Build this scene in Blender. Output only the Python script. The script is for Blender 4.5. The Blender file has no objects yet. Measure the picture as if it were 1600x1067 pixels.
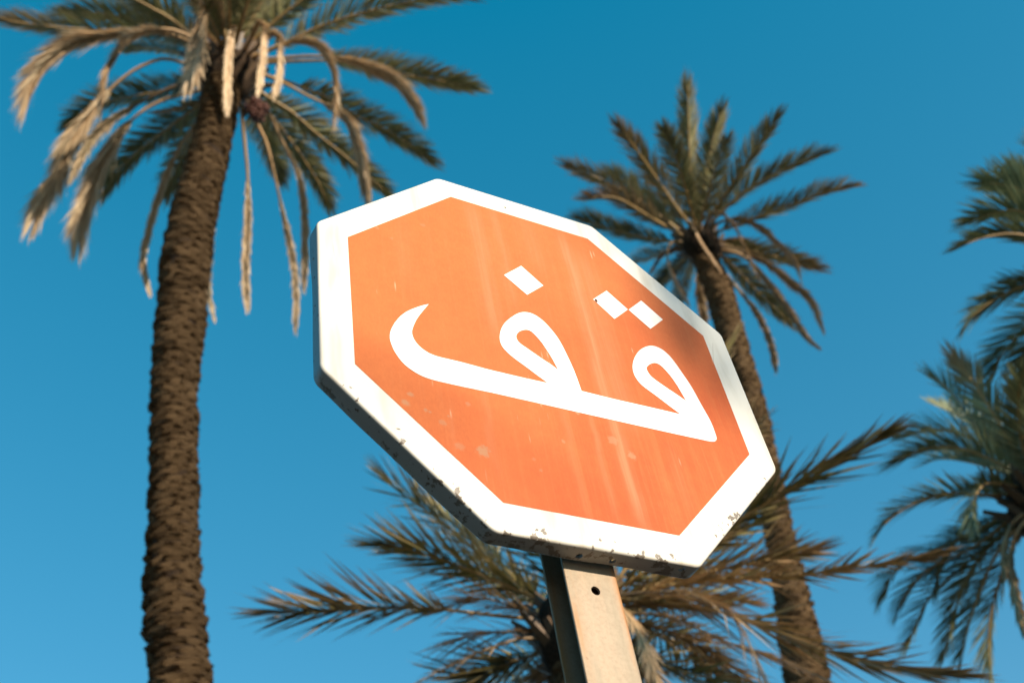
import bpy, bmesh, math, random
import numpy as np
from mathutils import Vector, Matrix, noise

random.seed(7)
rng = np.random.default_rng(11)
scene = bpy.context.scene
COL = scene.collection

# ------------------------------------------------------------------ camera
F_PX = 1686.71                      # focal length in photograph pixels (1600 wide)
U = 0.70                            # metres per sign unit (orange field is 1 unit across flats)
RV = np.array([-0.816641674, -0.486583516, 0.0479121839])
TV = np.array([0.0958244412, 0.0156409987, 2.53978647])
def rodrigues(w):
    th = np.linalg.norm(w); k = w / th
    K = np.array([[0, -k[2], k[1]], [k[2], 0, -k[0]], [-k[1], k[0], 0]])
    return np.eye(3) + math.sin(th) * K + (1 - math.cos(th)) * K @ K
RM = rodrigues(RV)
M = np.array([[1, 0, 0], [0, 0, 1], [0, -1, 0]], float)      # sign axes -> world axes
CAM_S = -RM.T @ TV
SIGN_Z = 1.6 + CAM_S[1] * U                                   # camera held 1.6 m above the ground
CAM = M @ CAM_S * U + np.array([0, 0, SIGN_Z])
RIGHT, DOWN, FWD = (M @ RM.T[:, 0], M @ RM.T[:, 1], M @ RM.T[:, 2])
cd = bpy.data.cameras.new('camera'); cam = bpy.data.objects.new('camera', cd); COL.objects.link(cam)
cam.matrix_world = Matrix([[RIGHT[i], -DOWN[i], -FWD[i], CAM[i]] for i in range(3)] + [[0, 0, 0, 1]])
cd.sensor_width = 36; cd.lens = F_PX / 1600 * 36
cd.clip_start = 0.05; cd.clip_end = 2000
cd.dof.use_dof = True
cd.dof.focus_distance = TV[2] * U
cd.dof.aperture_fstop = 4.4
scene.camera = cam

# ------------------------------------------------------------------ sky, sun, exposure
SUN_EL, SUN_AZ = math.radians(16), math.radians(16)           # azimuth to the right of the sign's normal
SUN = np.array([math.cos(SUN_EL) * math.sin(SUN_AZ), -math.cos(SUN_EL) * math.cos(SUN_AZ), math.sin(SUN_EL)])
w = bpy.data.worlds.new('World'); scene.world = w; w.use_nodes = True
nt = w.node_tree; nt.nodes.clear()
sky = nt.nodes.new('ShaderNodeTexSky'); sky.sky_type = 'NISHITA'; sky.sun_disc = False
sky.sun_elevation = SUN_EL; sky.sun_rotation = math.atan2(SUN[0], SUN[1])
sky.air_density = 0.8; sky.dust_density = 0.0; sky.ozone_density = 2.0
grade = nt.nodes.new('ShaderNodeHueSaturation')                # deeper, slightly cyan blue, as the film look of the photograph
grade.inputs['Hue'].default_value = 0.492; grade.inputs['Saturation'].default_value = 1.38
soft = nt.nodes.new('ShaderNodeGamma'); soft.inputs[1].default_value = 0.62   # film shoulder: gentler fall-off from horizon to zenith
bg = nt.nodes.new('ShaderNodeBackground'); bg.inputs[1].default_value = 0.134
out = nt.nodes.new('ShaderNodeOutputWorld')
nt.links.new(sky.outputs[0], grade.inputs['Color']); nt.links.new(grade.outputs[0], soft.inputs[0]); nt.links.new(soft.outputs[0], bg.inputs[0]); nt.links.new(bg.outputs[0], out.inputs[0])
sl = bpy.data.lights.new('sun', 'SUN'); so = bpy.data.objects.new('sun', sl); COL.objects.link(so)
sl.energy = 3.2; sl.angle = math.radians(0.6); sl.color = (1.0, 0.86, 0.68)
so.rotation_euler = Vector(SUN).to_track_quat('Z', 'Y').to_euler()
so.location = (6, -22, 14)
scene.view_settings.view_transform = 'Standard'; scene.view_settings.look = 'None'
scene.view_settings.exposure = 1.3; scene.view_settings.gamma = 1.0
scene.view_settings.use_curve_mapping = False

# ------------------------------------------------------------------ helpers
def tag(o, label=None, cat=None, group=None, kind=None):
    if label: o['label'] = label
    if cat: o['category'] = cat
    if group: o['group'] = group
    if kind: o['kind'] = kind
    return o
def empty(name, loc):
    o = bpy.data.objects.new(name, None); COL.objects.link(o); o.location = loc; o.empty_display_size = 0.2
    return o
def link_mesh(name, me, mat=None, parent=None, mw=None):
    o = bpy.data.objects.new(name, me); COL.objects.link(o)
    if mat is not None: me.materials.append(mat)
    if parent is not None:
        o.parent = parent
        p = parent
        inv = Matrix.Identity(4)
        loc = Vector((0, 0, 0))
        while p is not None:
            loc += p.location; p = p.parent
        o.location = -loc if mw is None else (0, 0, 0)
        if mw is not None: o.matrix_local = Matrix.Translation(-loc) @ mw
    elif mw is not None:
        o.matrix_world = mw
    return o
def mesh_np(name, V, faces, smooth=False):
    me = bpy.data.meshes.new(name); me.from_pydata([tuple(map(float, v)) for v in V], [], [tuple(map(int, f)) for f in faces])
    if smooth: me.polygons.foreach_set('use_smooth', [True] * len(me.polygons))
    me.update(); return me
def ray(px):
    d = RIGHT * ((px[0] - 800) / F_PX) + DOWN * ((px[1] - 533.5) / F_PX) + FWD
    return d / np.linalg.norm(d)
def sign_xy(px):                                              # pixel -> sign plane, metres (x right, z up from sign centre)
    d = ray(px); s = (0 - CAM[1]) / d[1]; q = CAM + s * d
    return q[0], q[2] - SIGN_Z
def to_px(P):
    d = np.asarray(P) - CAM; z = d @ FWD
    return np.array([d @ RIGHT / z * F_PX + 800, d @ DOWN / z * F_PX + 533.5]), z

# ---- materials
def new_mat(name):
    m = bpy.data.materials.new(name); m.use_nodes = True
    t = m.node_tree; b = t.nodes['Principled BSDF']
    return m, t, b
def N(t, kind, **kw):
    n = t.nodes.new(kind)
    for k, v in kw.items(): setattr(n, k, v)
    return n
def mathn(t, op, a, b=None, c=None, clamp=False):
    n = N(t, 'ShaderNodeMath', operation=op, use_clamp=clamp)
    for i, v in enumerate((a, b, c)):
        if v is None: continue
        if isinstance(v, (int, float)): n.inputs[i].default_value = v
        else: t.links.new(v, n.inputs[i])
    return n.outputs[0]
def mixc(t, fac, a, b, blend='MIX'):
    n = N(t, 'ShaderNodeMix', data_type='RGBA', blend_type=blend)
    for i, v in ((0, fac), (6, a), (7, b)):
        if isinstance(v, (int, float)): n.inputs[i].default_value = v
        elif isinstance(v, tuple): n.inputs[i].default_value = (*v, 1) if len(v) == 3 else v
        else: t.links.new(v, n.inputs[i])
    return n.outputs[2]
def objcoord(t, scale=(1, 1, 1), off=(0, 0, 0)):
    tc = N(t, 'ShaderNodeTexCoord'); mp = N(t, 'ShaderNodeMapping')
    mp.inputs['Scale'].default_value = scale; mp.inputs['Location'].default_value = off
    t.links.new(tc.outputs['Object'], mp.inputs[0]); return mp.outputs[0]
def noi(t, vec, scale, detail=4, rough=0.55):
    n = N(t, 'ShaderNodeTexNoise'); n.inputs['Scale'].default_value = scale
    n.inputs['Detail'].default_value = detail; n.inputs['Roughness'].default_value = rough
    t.links.new(vec, n.inputs['Vector']); return n.outputs[0]
def ramp(t, fac, lo, hi, a=0.0, b=1.0):
    n = N(t, 'ShaderNodeMapRange'); n.interpolation_type = 'SMOOTHSTEP'
    n.inputs[1].default_value = lo; n.inputs[2].default_value = hi; n.inputs[3].default_value = a; n.inputs[4].default_value = b
    t.links.new(fac, n.inputs[0]); return n.outputs[0]
def bump(t, b, h, strength, dist=0.01):
    n = N(t, 'ShaderNodeBump'); n.inputs['Strength'].default_value = strength; n.inputs['Distance'].default_value = dist
    t.links.new(h, n.inputs['Height']); t.links.new(n.outputs[0], b.inputs['Normal'])

def leaf_material(name, green_a, green_b, dry_a, dry_b, trans=0.12):
    m, t, b = new_mat(name)
    at = N(t, 'ShaderNodeAttribute'); at.attribute_name = 'leaf'
    sp = N(t, 'ShaderNodeSeparateColor'); t.links.new(at.outputs['Color'], sp.inputs[0])
    g = mixc(t, sp.outputs[1], green_a, green_b)
    d = mixc(t, sp.outputs[1], dry_a, dry_b)
    c = mixc(t, sp.outputs[0], g, d)
    no = noi(t, objcoord(t), 9, 3)
    c = mixc(t, 1.0, c, mixc(t, no, (0.72, 0.72, 0.72), (1.22, 1.2, 1.16)), 'MULTIPLY')
    t.links.new(c, b.inputs['Base Color'])
    b.inputs['Roughness'].default_value = 0.5; b.inputs['Specular IOR Level'].default_value = 0.35
    tr = N(t, 'ShaderNodeBsdfTranslucent'); t.links.new(c, tr.inputs[0])
    mx = N(t, 'ShaderNodeMixShader'); mx.inputs[0].default_value = trans
    o = t.nodes['Material Output']
    t.links.new(b.outputs[0], mx.inputs[1]); t.links.new(tr.outputs[0], mx.inputs[2]); t.links.new(mx.outputs[0], o.inputs[0])
    return m
TAN_A, TAN_B = (0.54, 0.38, 0.23), (0.82, 0.66, 0.46)
MAT_LEAF1 = leaf_material('leaf_olive_green', (0.045, 0.075, 0.028), (0.33, 0.36, 0.15), TAN_A, TAN_B)
MAT_LEAF2 = leaf_material('leaf_grey_green', (0.055, 0.076, 0.032), (0.36, 0.37, 0.18), (0.30, 0.19, 0.11), (0.55, 0.39, 0.24))
MAT_LEAF3 = leaf_material('leaf_dark_green', (0.026, 0.042, 0.017), (0.22, 0.22, 0.065), (0.36, 0.22, 0.11), (0.66, 0.44, 0.25))
MAT_LEAF4 = leaf_material('leaf_blue_green', (0.075, 0.115, 0.062), (0.36, 0.41, 0.23), (0.30, 0.20, 0.10), (0.46, 0.33, 0.18))

def rib_material(name, a, b2):
    m, t, b = new_mat(name)
    no = noi(t, objcoord(t), 6, 3)
    t.links.new(mixc(t, no, a, b2), b.inputs['Base Color']); b.inputs['Roughness'].default_value = 0.55
    return m
MAT_RIB = rib_material('midrib_ochre', (0.30, 0.19, 0.07), (0.45, 0.30, 0.13))
MAT_RIB_DRY = rib_material('midrib_dry', (0.36, 0.21, 0.10), (0.55, 0.36, 0.18))
MAT_RIB_DARK = rib_material('midrib_brown', (0.14, 0.09, 0.05), (0.26, 0.17, 0.08))
MAT_STUB = rib_material('cut_stalk_brown', (0.045, 0.028, 0.016), (0.15, 0.09, 0.045))
MAT_FRUIT = rib_material('fruit_maroon', (0.07, 0.022, 0.018), (0.14, 0.05, 0.03))

def bark_material(name, a, b2, fibre=26):
    m, t, b = new_mat(name)
    v = objcoord(t)
    n1 = noi(t, v, 3.0, 5); n2 = noi(t, objcoord(t, (1, 1, 3.2)), fibre, 5, 0.65)
    c = mixc(t, ramp(t, n2, 0.3, 0.72), a, b2)
    c = mixc(t, 1.0, c, mixc(t, n1, (0.62, 0.60, 0.58), (1.32, 1.28, 1.22)), 'MULTIPLY')
    t.links.new(c, b.inputs['Base Color']); b.inputs['Roughness'].default_value = 0.9; b.inputs['Specular IOR Level'].default_value = 0.15
    bump(t, b, n2, 0.8, 0.02)
    return m
MAT_BARK1 = bark_material('bark_gap_shade', (0.012, 0.008, 0.005), (0.042, 0.026, 0.015))  # trunk core; shade in the gaps between leaf scars is painted in
MAT_BARK2 = bark_material('bark_grey_brown', (0.025, 0.016, 0.009), (0.11, 0.070, 0.038))
MAT_FIBRE = bark_material('crown_fibre_shaded', (0.014, 0.010, 0.007), (0.06, 0.038, 0.022))  # dark fibre, with the fronds' shade over the heart painted in too
MAT_SCALE = bark_material('leaf_scar_brown', (0.036, 0.024, 0.013), (0.205, 0.132, 0.068), 40)

# ------------------------------------------------------------------ ground
def build_ground():
    n = 60; R = 600.0
    us = np.linspace(-1, 1, n + 1); g = np.sign(us) * np.abs(us) ** 2.4 * R
    V = []
    for y in g:
        for x in g:
            r = math.hypot(x, y)
            V.append((x, y, 0.05 * noise.noise(Vector((x * 0.15, y * 0.15, 0))) * min(1, r / 3)))
    Fs = [(j * (n + 1) + i, j * (n + 1) + i + 1, (j + 1) * (n + 1) + i + 1, (j + 1) * (n + 1) + i) for j in range(n) for i in range(n)]
    m, t, b = new_mat('dark_asphalt')
    v = objcoord(t)
    c = mixc(t, noi(t, v, 0.6, 6), (0.050, 0.045, 0.040), (0.085, 0.075, 0.062))
    c = mixc(t, ramp(t, noi(t, v, 14, 6), 0.4, 0.75), c, (0.035, 0.033, 0.031))
    t.links.new(c, b.inputs['Base Color']); b.inputs['Roughness'].default_value = 0.95
    bump(t, b, noi(t, v, 22, 6), 0.6, 0.03)
    o = link_mesh('ground', mesh_np('ground', V, Fs, True), m)
    tag(o, kind='structure')
build_ground()

# unseen leafy blockers, added to keep the low sky off the sign's underside
def build_sky_blocker(label, p0, p1, h, wd):
    p0, p1 = np.array(p0, float), np.array(p1, float); d = p1 - p0; ln = np.linalg.norm(d); d /= ln; nn = np.array([-d[1], d[0]])
    k = int(ln / .35); prof = []
    for q in np.linspace(0, 1, 13): prof.append((-.5, q))
    for q in np.linspace(-.5, .5, 5)[1:-1]: prof.append((q, 1.0))
    for q in np.linspace(1, 0, 13): prof.append((.5, q))
    V, Fs = [], []
    for i in range(k + 1):
        for (a, q) in prof:
            c = p0 + d * ln * i / k
            P = np.array([c[0] + nn[0] * a * wd, c[1] + nn[1] * a * wd, q * h - .05])
            nz = Vector(P * 1.1); P = P + np.array(noise.noise_vector(nz)) * .28 + np.array(noise.noise_vector(nz * 4)) * .12
            if q == 0: P[2] = -.05
            V.append(P)
    m_ = len(prof)
    for i in range(k):
        for j in range(m_ - 1): Fs.append((i * m_ + j, i * m_ + j + 1, (i + 1) * m_ + j + 1, (i + 1) * m_ + j))
    Fs.append(tuple(range(m_))); Fs.append(tuple(k * m_ + j for j in range(m_))[::-1])
    o = link_mesh('sky_blocker', mesh_np('sky_blocker', V, Fs), MAT_BLOCKER); tag(o, label, 'sky_blocker')
MAT_BLOCKER, _t, _b = new_mat('blocker_foliage')
_t.links.new(mixc(_t, noi(_t, objcoord(_t), 8, 6), (0.018, 0.032, 0.012), (0.05, 0.075, 0.028)), _b.inputs['Base Color']); _b.inputs['Roughness'].default_value = 0.8
bump(_t, _b, noi(_t, objcoord(_t), 14, 6), 1.0, 0.15)
build_sky_blocker('added leafy sky blocker, out of view left of the sign', (-13, -9), (-15, 14), 6.4, 1.6)
build_sky_blocker('added leafy sky blocker, out of view behind the palms', (-13.5, 17), (17, 19), 6.4, 1.6)
build_sky_blocker('added leafy sky blocker, out of view right of the sign', (19, 15), (17, -3), 6.4, 1.6)

# ------------------------------------------------------------------ stop sign
S_OUT = 0.5735 * U                    # half across flats, outer
S_IN = 0.5 * U                        # half across flats, orange field
RIM = 0.048 * U
POST_F = 0.0575 * U                   # post's front face behind the sign's front
def rounded_octagon(h, rad, seg=8):
    """closed outline (x, z), counter-clockwise, corners rounded with radius rad"""
    pts = []
    tn = math.tan(math.pi / 8)
    corners = [(h / math.cos(math.pi / 8) * math.cos(math.radians(22.5 + 45 * k)), h / math.cos(math.pi / 8) * math.sin(math.radians(22.5 + 45 * k))) for k in range(8)]
    for k, (cx, cz) in enumerate(corners):
        a = math.radians(22.5 + 45 * k)
        d = math.hypot(cx, cz) - rad / math.cos(math.pi / 8)
        ox, oz = d * math.cos(a), d * math.sin(a)
        for i in range(seg + 1):
            b = a - math.pi / 8 + (math.pi / 4) * i / seg
            pts.append((ox + rad * math.cos(b), oz + rad * math.sin(b)))
        nx, nz = corners[(k + 1) % 8]                          # a few points along the straight flank, for dents
        a2 = math.radians(22.5 + 45 * (k + 1))
        e0 = pts[-1]
        d2 = math.hypot(nx, nz) - rad / math.cos(math.pi / 8)
        e1 = (d2 * math.cos(a2) + rad * math.cos(a2 - math.pi / 8), d2 * math.sin(a2) + rad * math.sin(a2 - math.pi / 8))
        for i in range(1, 14):
            q = i / 14
            pts.append((e0[0] + (e1[0] - e0[0]) * q, e0[1] + (e1[1] - e0[1]) * q))
    return pts

def edge_dist(t):
    """distance from the plate's outer edge, from object coordinates (x, z)"""
    tc = N(t, 'ShaderNodeTexCoord'); sx = N(t, 'ShaderNodeSeparateXYZ'); t.links.new(tc.outputs['Object'], sx.inputs[0])
    ax = mathn(t, 'ABSOLUTE', sx.outputs[0]); az = mathn(t, 'ABSOLUTE', sx.outputs[2])
    dg = mathn(t, 'MULTIPLY', mathn(t, 'ADD', ax, az), 0.70711)
    mx = mathn(t, 'MAXIMUM', mathn(t, 'MAXIMUM', ax, az), dg)
    return mathn(t, 'SUBTRACT', S_OUT, mx), sx

def white_paint():
    m, t, b = new_mat('white_enamel_worn')
    d, sx = edge_dist(t)
    v = objcoord(t)
    low = ramp(t, sx.outputs[2], -0.40, 0.25, 1.0, 0.12)       # wear is heavier round the lower edge
    near = ramp(t, d, 0.002, 0.046, 1.0, 0.0)
    n1 = noi(t, v, 64, 5, 0.62); n2 = noi(t, v, 15, 3, 0.5)
    wear = mathn(t, 'ADD', mathn(t, 'MULTIPLY', n1, 0.62), mathn(t, 'MULTIPLY', n2, 0.38))
    thr = mathn(t, 'SUBTRACT', 0.72, mathn(t, 'MULTIPLY', mathn(t, 'MULTIPLY', near, low), 0.172))
    chip = mathn(t, 'GREATER_THAN', wear, thr)
    rim = ramp(t, sx.outputs[1], 0.001, 0.006)                 # folded edge: underside shade painted in as grey, chipped more on the bend
    n3 = noi(t, v, 70, 5, 0.65)
    chip2 = mathn(t, 'MULTIPLY', mathn(t, 'GREATER_THAN', n3, 0.63), mathn(t, 'MULTIPLY', ramp(t, sx.outputs[1], 0.0005, 0.003), low))
    grime = noi(t, objcoord(t, (5, 5, 0.8)), 5, 4)
    c = mixc(t, ramp(t, grime, 0.45, 0.8), (0.70, 0.665, 0.59), (0.52, 0.465, 0.37))
    c = mixc(t, mathn(t, 'MULTIPLY', rim, 0.9), c, (0.34, 0.33, 0.31))
    c = mixc(t, chip, c, mixc(t, noi(t, v, 90, 2), (0.12, 0.092, 0.068), (0.25, 0.215, 0.175)))
    c = mixc(t, chip2, c, mixc(t, noi(t, v, 120, 2), (0.05, 0.03, 0.02), (0.20, 0.12, 0.07)))
    # long hairline scratches
    w1 = N(t, 'ShaderNodeTexWave', wave_type='BANDS'); w1.inputs['Scale'].default_value = 2.1; w1.inputs['Distortion'].default_value = 5
    w1.inputs['Detail'].default_value = 1.5
    t.links.new(objcoord(t, (1, 1, 1.2), (0.3, 0, 0.1)), w1.inputs[0])
    sc = mathn(t, 'MULTIPLY', mathn(t, 'GREATER_THAN', w1.outputs[1], 0.9995), ramp(t, noi(t, v, 6, 2), 0.52, 0.6))
    c = mixc(t, mathn(t, 'MULTIPLY', sc, 0.6), c, (0.45, 0.38, 0.30))
    t.links.new(c, b.inputs['Base Color'])
    b.inputs['Roughness'].default_value = 0.42; b.inputs['Specular IOR Level'].default_value = 0.4
    h = mathn(t, 'SUBTRACT', noi(t, v, 5, 3), mathn(t, 'MULTIPLY', mathn(t, 'ADD', chip, chip2), 0.5))
    bump(t, b, h, 0.25, 0.002)
    return m

def orange_paint():
    m, t, b = new_mat('orange_film_faded')
    v = objcoord(t)
    sx = N(t, 'ShaderNodeSeparateXYZ'); t.links.new(v, sx.inputs[0])
    streak = noi(t, objcoord(t, (26, 1, 1.0)), 1.4, 6, 0.62)
    fine = noi(t, objcoord(t, (110, 1, 2.2)), 1.2, 5, 0.7)
    blot = noi(t, v, 3.2, 4)
    c = mixc(t, ramp(t, blot, 0.3, 0.7), (0.45, 0.074, 0.011), (0.48, 0.100, 0.019))
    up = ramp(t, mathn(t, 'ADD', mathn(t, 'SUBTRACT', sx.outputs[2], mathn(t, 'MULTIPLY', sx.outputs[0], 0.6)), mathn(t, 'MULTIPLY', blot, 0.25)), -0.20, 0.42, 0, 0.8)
    c = mixc(t, up, c, (0.49, 0.146, 0.036))                    # bright upper left and shaded lower part, painted into the film colour
    c = mixc(t, ramp(t, streak, 0.50, 0.78, 0, 0.45), c, (0.49, 0.150, 0.042))
    c = mixc(t, ramp(t, fine, 0.50, 0.70, 0, 0.26), c, (0.49, 0.155, 0.048))
    mott = mathn(t, 'ADD', mathn(t, 'MULTIPLY', noi(t, objcoord(t, (1, 1, .45)), 260, 4, 0.7), 0.6), mathn(t, 'MULTIPLY', noi(t, v, 38, 4, 0.6), 0.4))
    c = mixc(t, 1.0, c, mixc(t, ramp(t, mott, 0.34, 0.66), (0.94, 0.915, 0.90), (1.04, 1.065, 1.08)), 'MULTIPLY')     # mottled, chalking film
    # rain-washed vertical runs, each with its own place and length
    wob = mathn(t, 'MULTIPLY', mathn(t, 'SUBTRACT', noi(t, objcoord(t, (0.01, 1, 5)), 1.3, 3), 0.5), 0.035)
    xw = mathn(t, 'ADD', sx.outputs[0], wob)
    for x0, wd, z0, z1, amt in RUNS:
        dx = mathn(t, 'DIVIDE', mathn(t, 'SUBTRACT', xw, x0), wd)
        gx = mathn(t, 'POWER', 2.718, mathn(t, 'MULTIPLY', mathn(t, 'MULTIPLY', dx, dx), -1.0))
        gz = mathn(t, 'MULTIPLY', ramp(t, sx.outputs[2], z0 - 0.05, z0 + 0.05), ramp(t, sx.outputs[2], z1 - 0.05, z1 + 0.04, 1, 0))
        k = mathn(t, 'MULTIPLY', mathn(t, 'MULTIPLY', gx, gz), ramp(t, fine, 0.30, 0.62, 0.35, 1.0))
        c = mixc(t, mathn(t, 'MULTIPLY', k, amt * 0.75), c, (0.50, 0.225, 0.112))
    # pale bloom spots and scraped marks
    for px, r, amt in SPOTS:
        x, z = sign_xy(px)
        ddx = mathn(t, 'SUBTRACT', sx.outputs[0], x); ddz = mathn(t, 'SUBTRACT', sx.outputs[2], z)
        dd = mathn(t, 'SQRT', mathn(t, 'ADD', mathn(t, 'MULTIPLY', ddx, ddx), mathn(t, 'MULTIPLY', ddz, ddz)))
        dd = mathn(t, 'ADD', dd, mathn(t, 'MULTIPLY', mathn(t, 'SUBTRACT', noi(t, v, 120, 4, 0.7), 0.5), r * 1.9))
        c = mixc(t, mathn(t, 'MULTIPLY', ramp(t, dd, r * 0.35, r, 1, 0), amt * .8), c, (0.38, 0.215, 0.115))
    # short scratches
    vo = N(t, 'ShaderNodeTexVoronoi', feature='F1'); vo.inputs['Scale'].default_value = 1
    mp = N(t, 'ShaderNodeMapping'); mp.inputs['Rotation'].default_value = (0, 0.35, 0); mp.inputs['Scale'].default_value = (120, 1, 13)
    tc = N(t, 'ShaderNodeTexCoord'); t.links.new(tc.outputs['Object'], mp.inputs[0]); t.links.new(mp.outputs[0], vo.inputs['Vector'])
    sc = mathn(t, 'MULTIPLY', ramp(t, vo.outputs['Distance'], 0.10, 0.22, 1, 0), ramp(t, noi(t, v, 9, 2), 0.58, 0.66))
    c = mixc(t, mathn(t, 'MULTIPLY', sc, 0.55), c, (0.70, 0.40, 0.26))
    t.links.new(c, b.inputs['Base Color'])
    b.inputs['Roughness'].default_value = 0.5; b.inputs['Specular IOR Level'].default_value = 0.2
    return m
RUNS = []
for (pa, pb, wd, amt) in [((735, 318), (775, 520), .016, .50), ((770, 320), (800, 470), .010, .35), ((876, 370), (1006, 820), .011, .75),
                          ((900, 395), (990, 660), .020, .40), ((815, 330), (840, 420), .020, .25), ((850, 500), (910, 800), .006, .25),
                          ((745, 600), (785, 730), .006, .30), ((920, 640), (960, 800), .006, .30), ((700, 640), (715, 690), .004, .3),
                          ((620, 340), (640, 440), .020, .12), ((1050, 700), (1075, 800), .012, .15)]:
    xa, za = sign_xy(pa); xb, zb = sign_xy(pb)
    RUNS.append(((xa + xb) / 2, wd, zb, za, amt))
SPOTS = [((633, 629), .0085, .75), ((641, 616), .0065, .7), ((665, 641), .0045, .6), ((672, 644), .0040, .6), ((692, 661), .0080, .5),
         ((718, 697), .010, .45), ((755, 705), .014, .85), ((731, 632), .006, .5), ((834, 717), .005, .4), ((987, 712), .010, .7),
         ((957, 688), .012, .6), ((902, 645), .006, .9), ((845, 735), .004, .5), ((660, 352), .006, .4), ((589, 357), .005, .5),
         ((880, 690), .005, .5), ((1066, 610), .004, .4), ((700, 650), .003, .6), ((612, 373), .004, .4)]

def sign_panel(parent):
    # profile: (inset from the outer outline, depth y); y grows away from the viewer
    fr = 0.0055
    prof = [(0.30, 0.0), (0.075, 0.0), (0.03, 0.0)]
    for i in range(7):
        a = math.pi / 2 * i / 6
        prof.append((fr - fr * math.sin(a), fr - fr * math.cos(a)))
    prof += [(0.0, RIM * 0.5), (0.0, RIM - 0.003), (0.0012, RIM - 0.0008), (0.0025, RIM), (0.004, RIM - 0.001), (0.0045, RIM * 0.5), (0.0045, 0.006), (0.03, 0.004), (0.30, 0.004)]
    V, Fs = [], []
    base = rounded_octagon(S_OUT, 0.024)
    n = len(base)
    for ins, y in prof:
        ring = rounded_octagon(S_OUT - ins, max(0.024 - ins, 0.0008))
        for i, (x, z) in enumerate(ring):
            k = max(0, (y - 0.006)) / RIM                     # the free edge of the rim is a little battered
            q = noise.noise(Vector((base[i][0] * 9, base[i][1] * 9, 3.1))) * 0.0045 * k
            q2 = noise.noise(Vector((base[i][0] * 6, base[i][1] * 6, 8.7))) * 0.0040 * k
            r = math.hypot(x, z)
            V.append((x + x / r * q, y + q2, z + z / r * q))
    for j in range(len(prof) - 1):
        for i in range(n):
            Fs.append((j * n + i, j * n + (i + 1) % n, (j + 1) * n + (i + 1) % n, (j + 1) * n + i))
    Fs.append(tuple(range(n))[::-1]); last = (len(prof) - 1) * n
    Fs.append(tuple(last + i for i in range(n)))
    me = mesh_np('panel', V, Fs, True)
    bm = bmesh.new(); bm.from_mesh(me); bmesh.ops.recalc_face_normals(bm, faces=bm.faces); bm.to_mesh(me); bm.free()
    o = link_mesh('panel', me, white_paint(), parent, Matrix.Translation((0, 0, SIGN_Z)))
    return o
def cut_cylinder(obj, centre, axis, r, length, seg=24):
    bm = bmesh.new(); bmesh.ops.create_cone(bm, cap_ends=True, segments=seg, radius1=r, radius2=r, depth=length)
    me = bpy.data.meshes.new('cutter'); bm.to_mesh(me); bm.free()
    c = bpy.data.objects.new('cutter', me); COL.objects.link(c)
    q = Vector(axis).to_track_quat('Z', 'Y').to_matrix().to_4x4()
    c.matrix_world = Matrix.Translation(centre) @ q
    md = obj.modifiers.new('cut', 'BOOLEAN'); md.operation = 'DIFFERENCE'; md.object = c; md.solver = 'EXACT'
    bpy.context.view_layer.update()
    dg = bpy.context.evaluated_depsgraph_get()
    new = bpy.data.meshes.new_from_object(obj.evaluated_get(dg))
    obj.modifiers.clear(); obj.data = new
    bpy.data.objects.remove(c); bpy.data.meshes.remove(me)

def flat_shape(name, loops, y0, y1, mat, parent):
    """filled outline with holes (sign-plane metres), from depth y0 forward to y1"""
    cu = bpy.data.curves.new(name, 'CURVE'); cu.dimensions = '2D'; cu.fill_mode = 'BOTH'; cu.extrude = abs(y0 - y1) / 2
    for lp in loops:
        s = cu.splines.new('POLY'); s.points.add(len(lp) - 1); s.use_cyclic_u = True
        for p, (x, z) in zip(s.points, lp): p.co = (x, z, 0, 1)
    tmp = bpy.data.objects.new('tmp', cu); COL.objects.link(tmp)
    bpy.context.view_layer.update()
    me = bpy.data.meshes.new_from_object(tmp.evaluated_get(bpy.context.evaluated_depsgraph_get()))
    bpy.data.objects.remove(tmp); bpy.data.curves.remove(cu)
    me.transform(Matrix.Translation((0, (y0 + y1) / 2, 0)) @ Matrix.Rotation(math.pi / 2, 4, 'X'))
    me.materials.clear()
    return link_mesh(name, me, mat, parent, Matrix.Translation((0, 0, SIGN_Z)))
def smooth_loop(px, hard, sub=5):
    """Catmull-Rom through the outline points; indices in hard stay sharp corners"""
    n = len(px); P = [np.array(p, float) for p in px]; outp = []
    for i in range(n):
        p1, p2 = P[i], P[(i + 1) % n]
        p0 = P[i - 1] if i not in hard else 2 * p1 - p2
        p3 = P[(i + 2) % n] if (i + 1) % n not in hard else 2 * p2 - p1
        for k in range(sub):
            u = k / sub
            outp.append(0.5 * ((2 * p1) + (-p0 + p2) * u + (2 * p0 - 5 * p1 + 4 * p2 - p3) * u * u + (-p0 + 3 * p1 - 3 * p2 + p3) * u ** 3))
    return [sign_xy(p) for p in outp]

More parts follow.
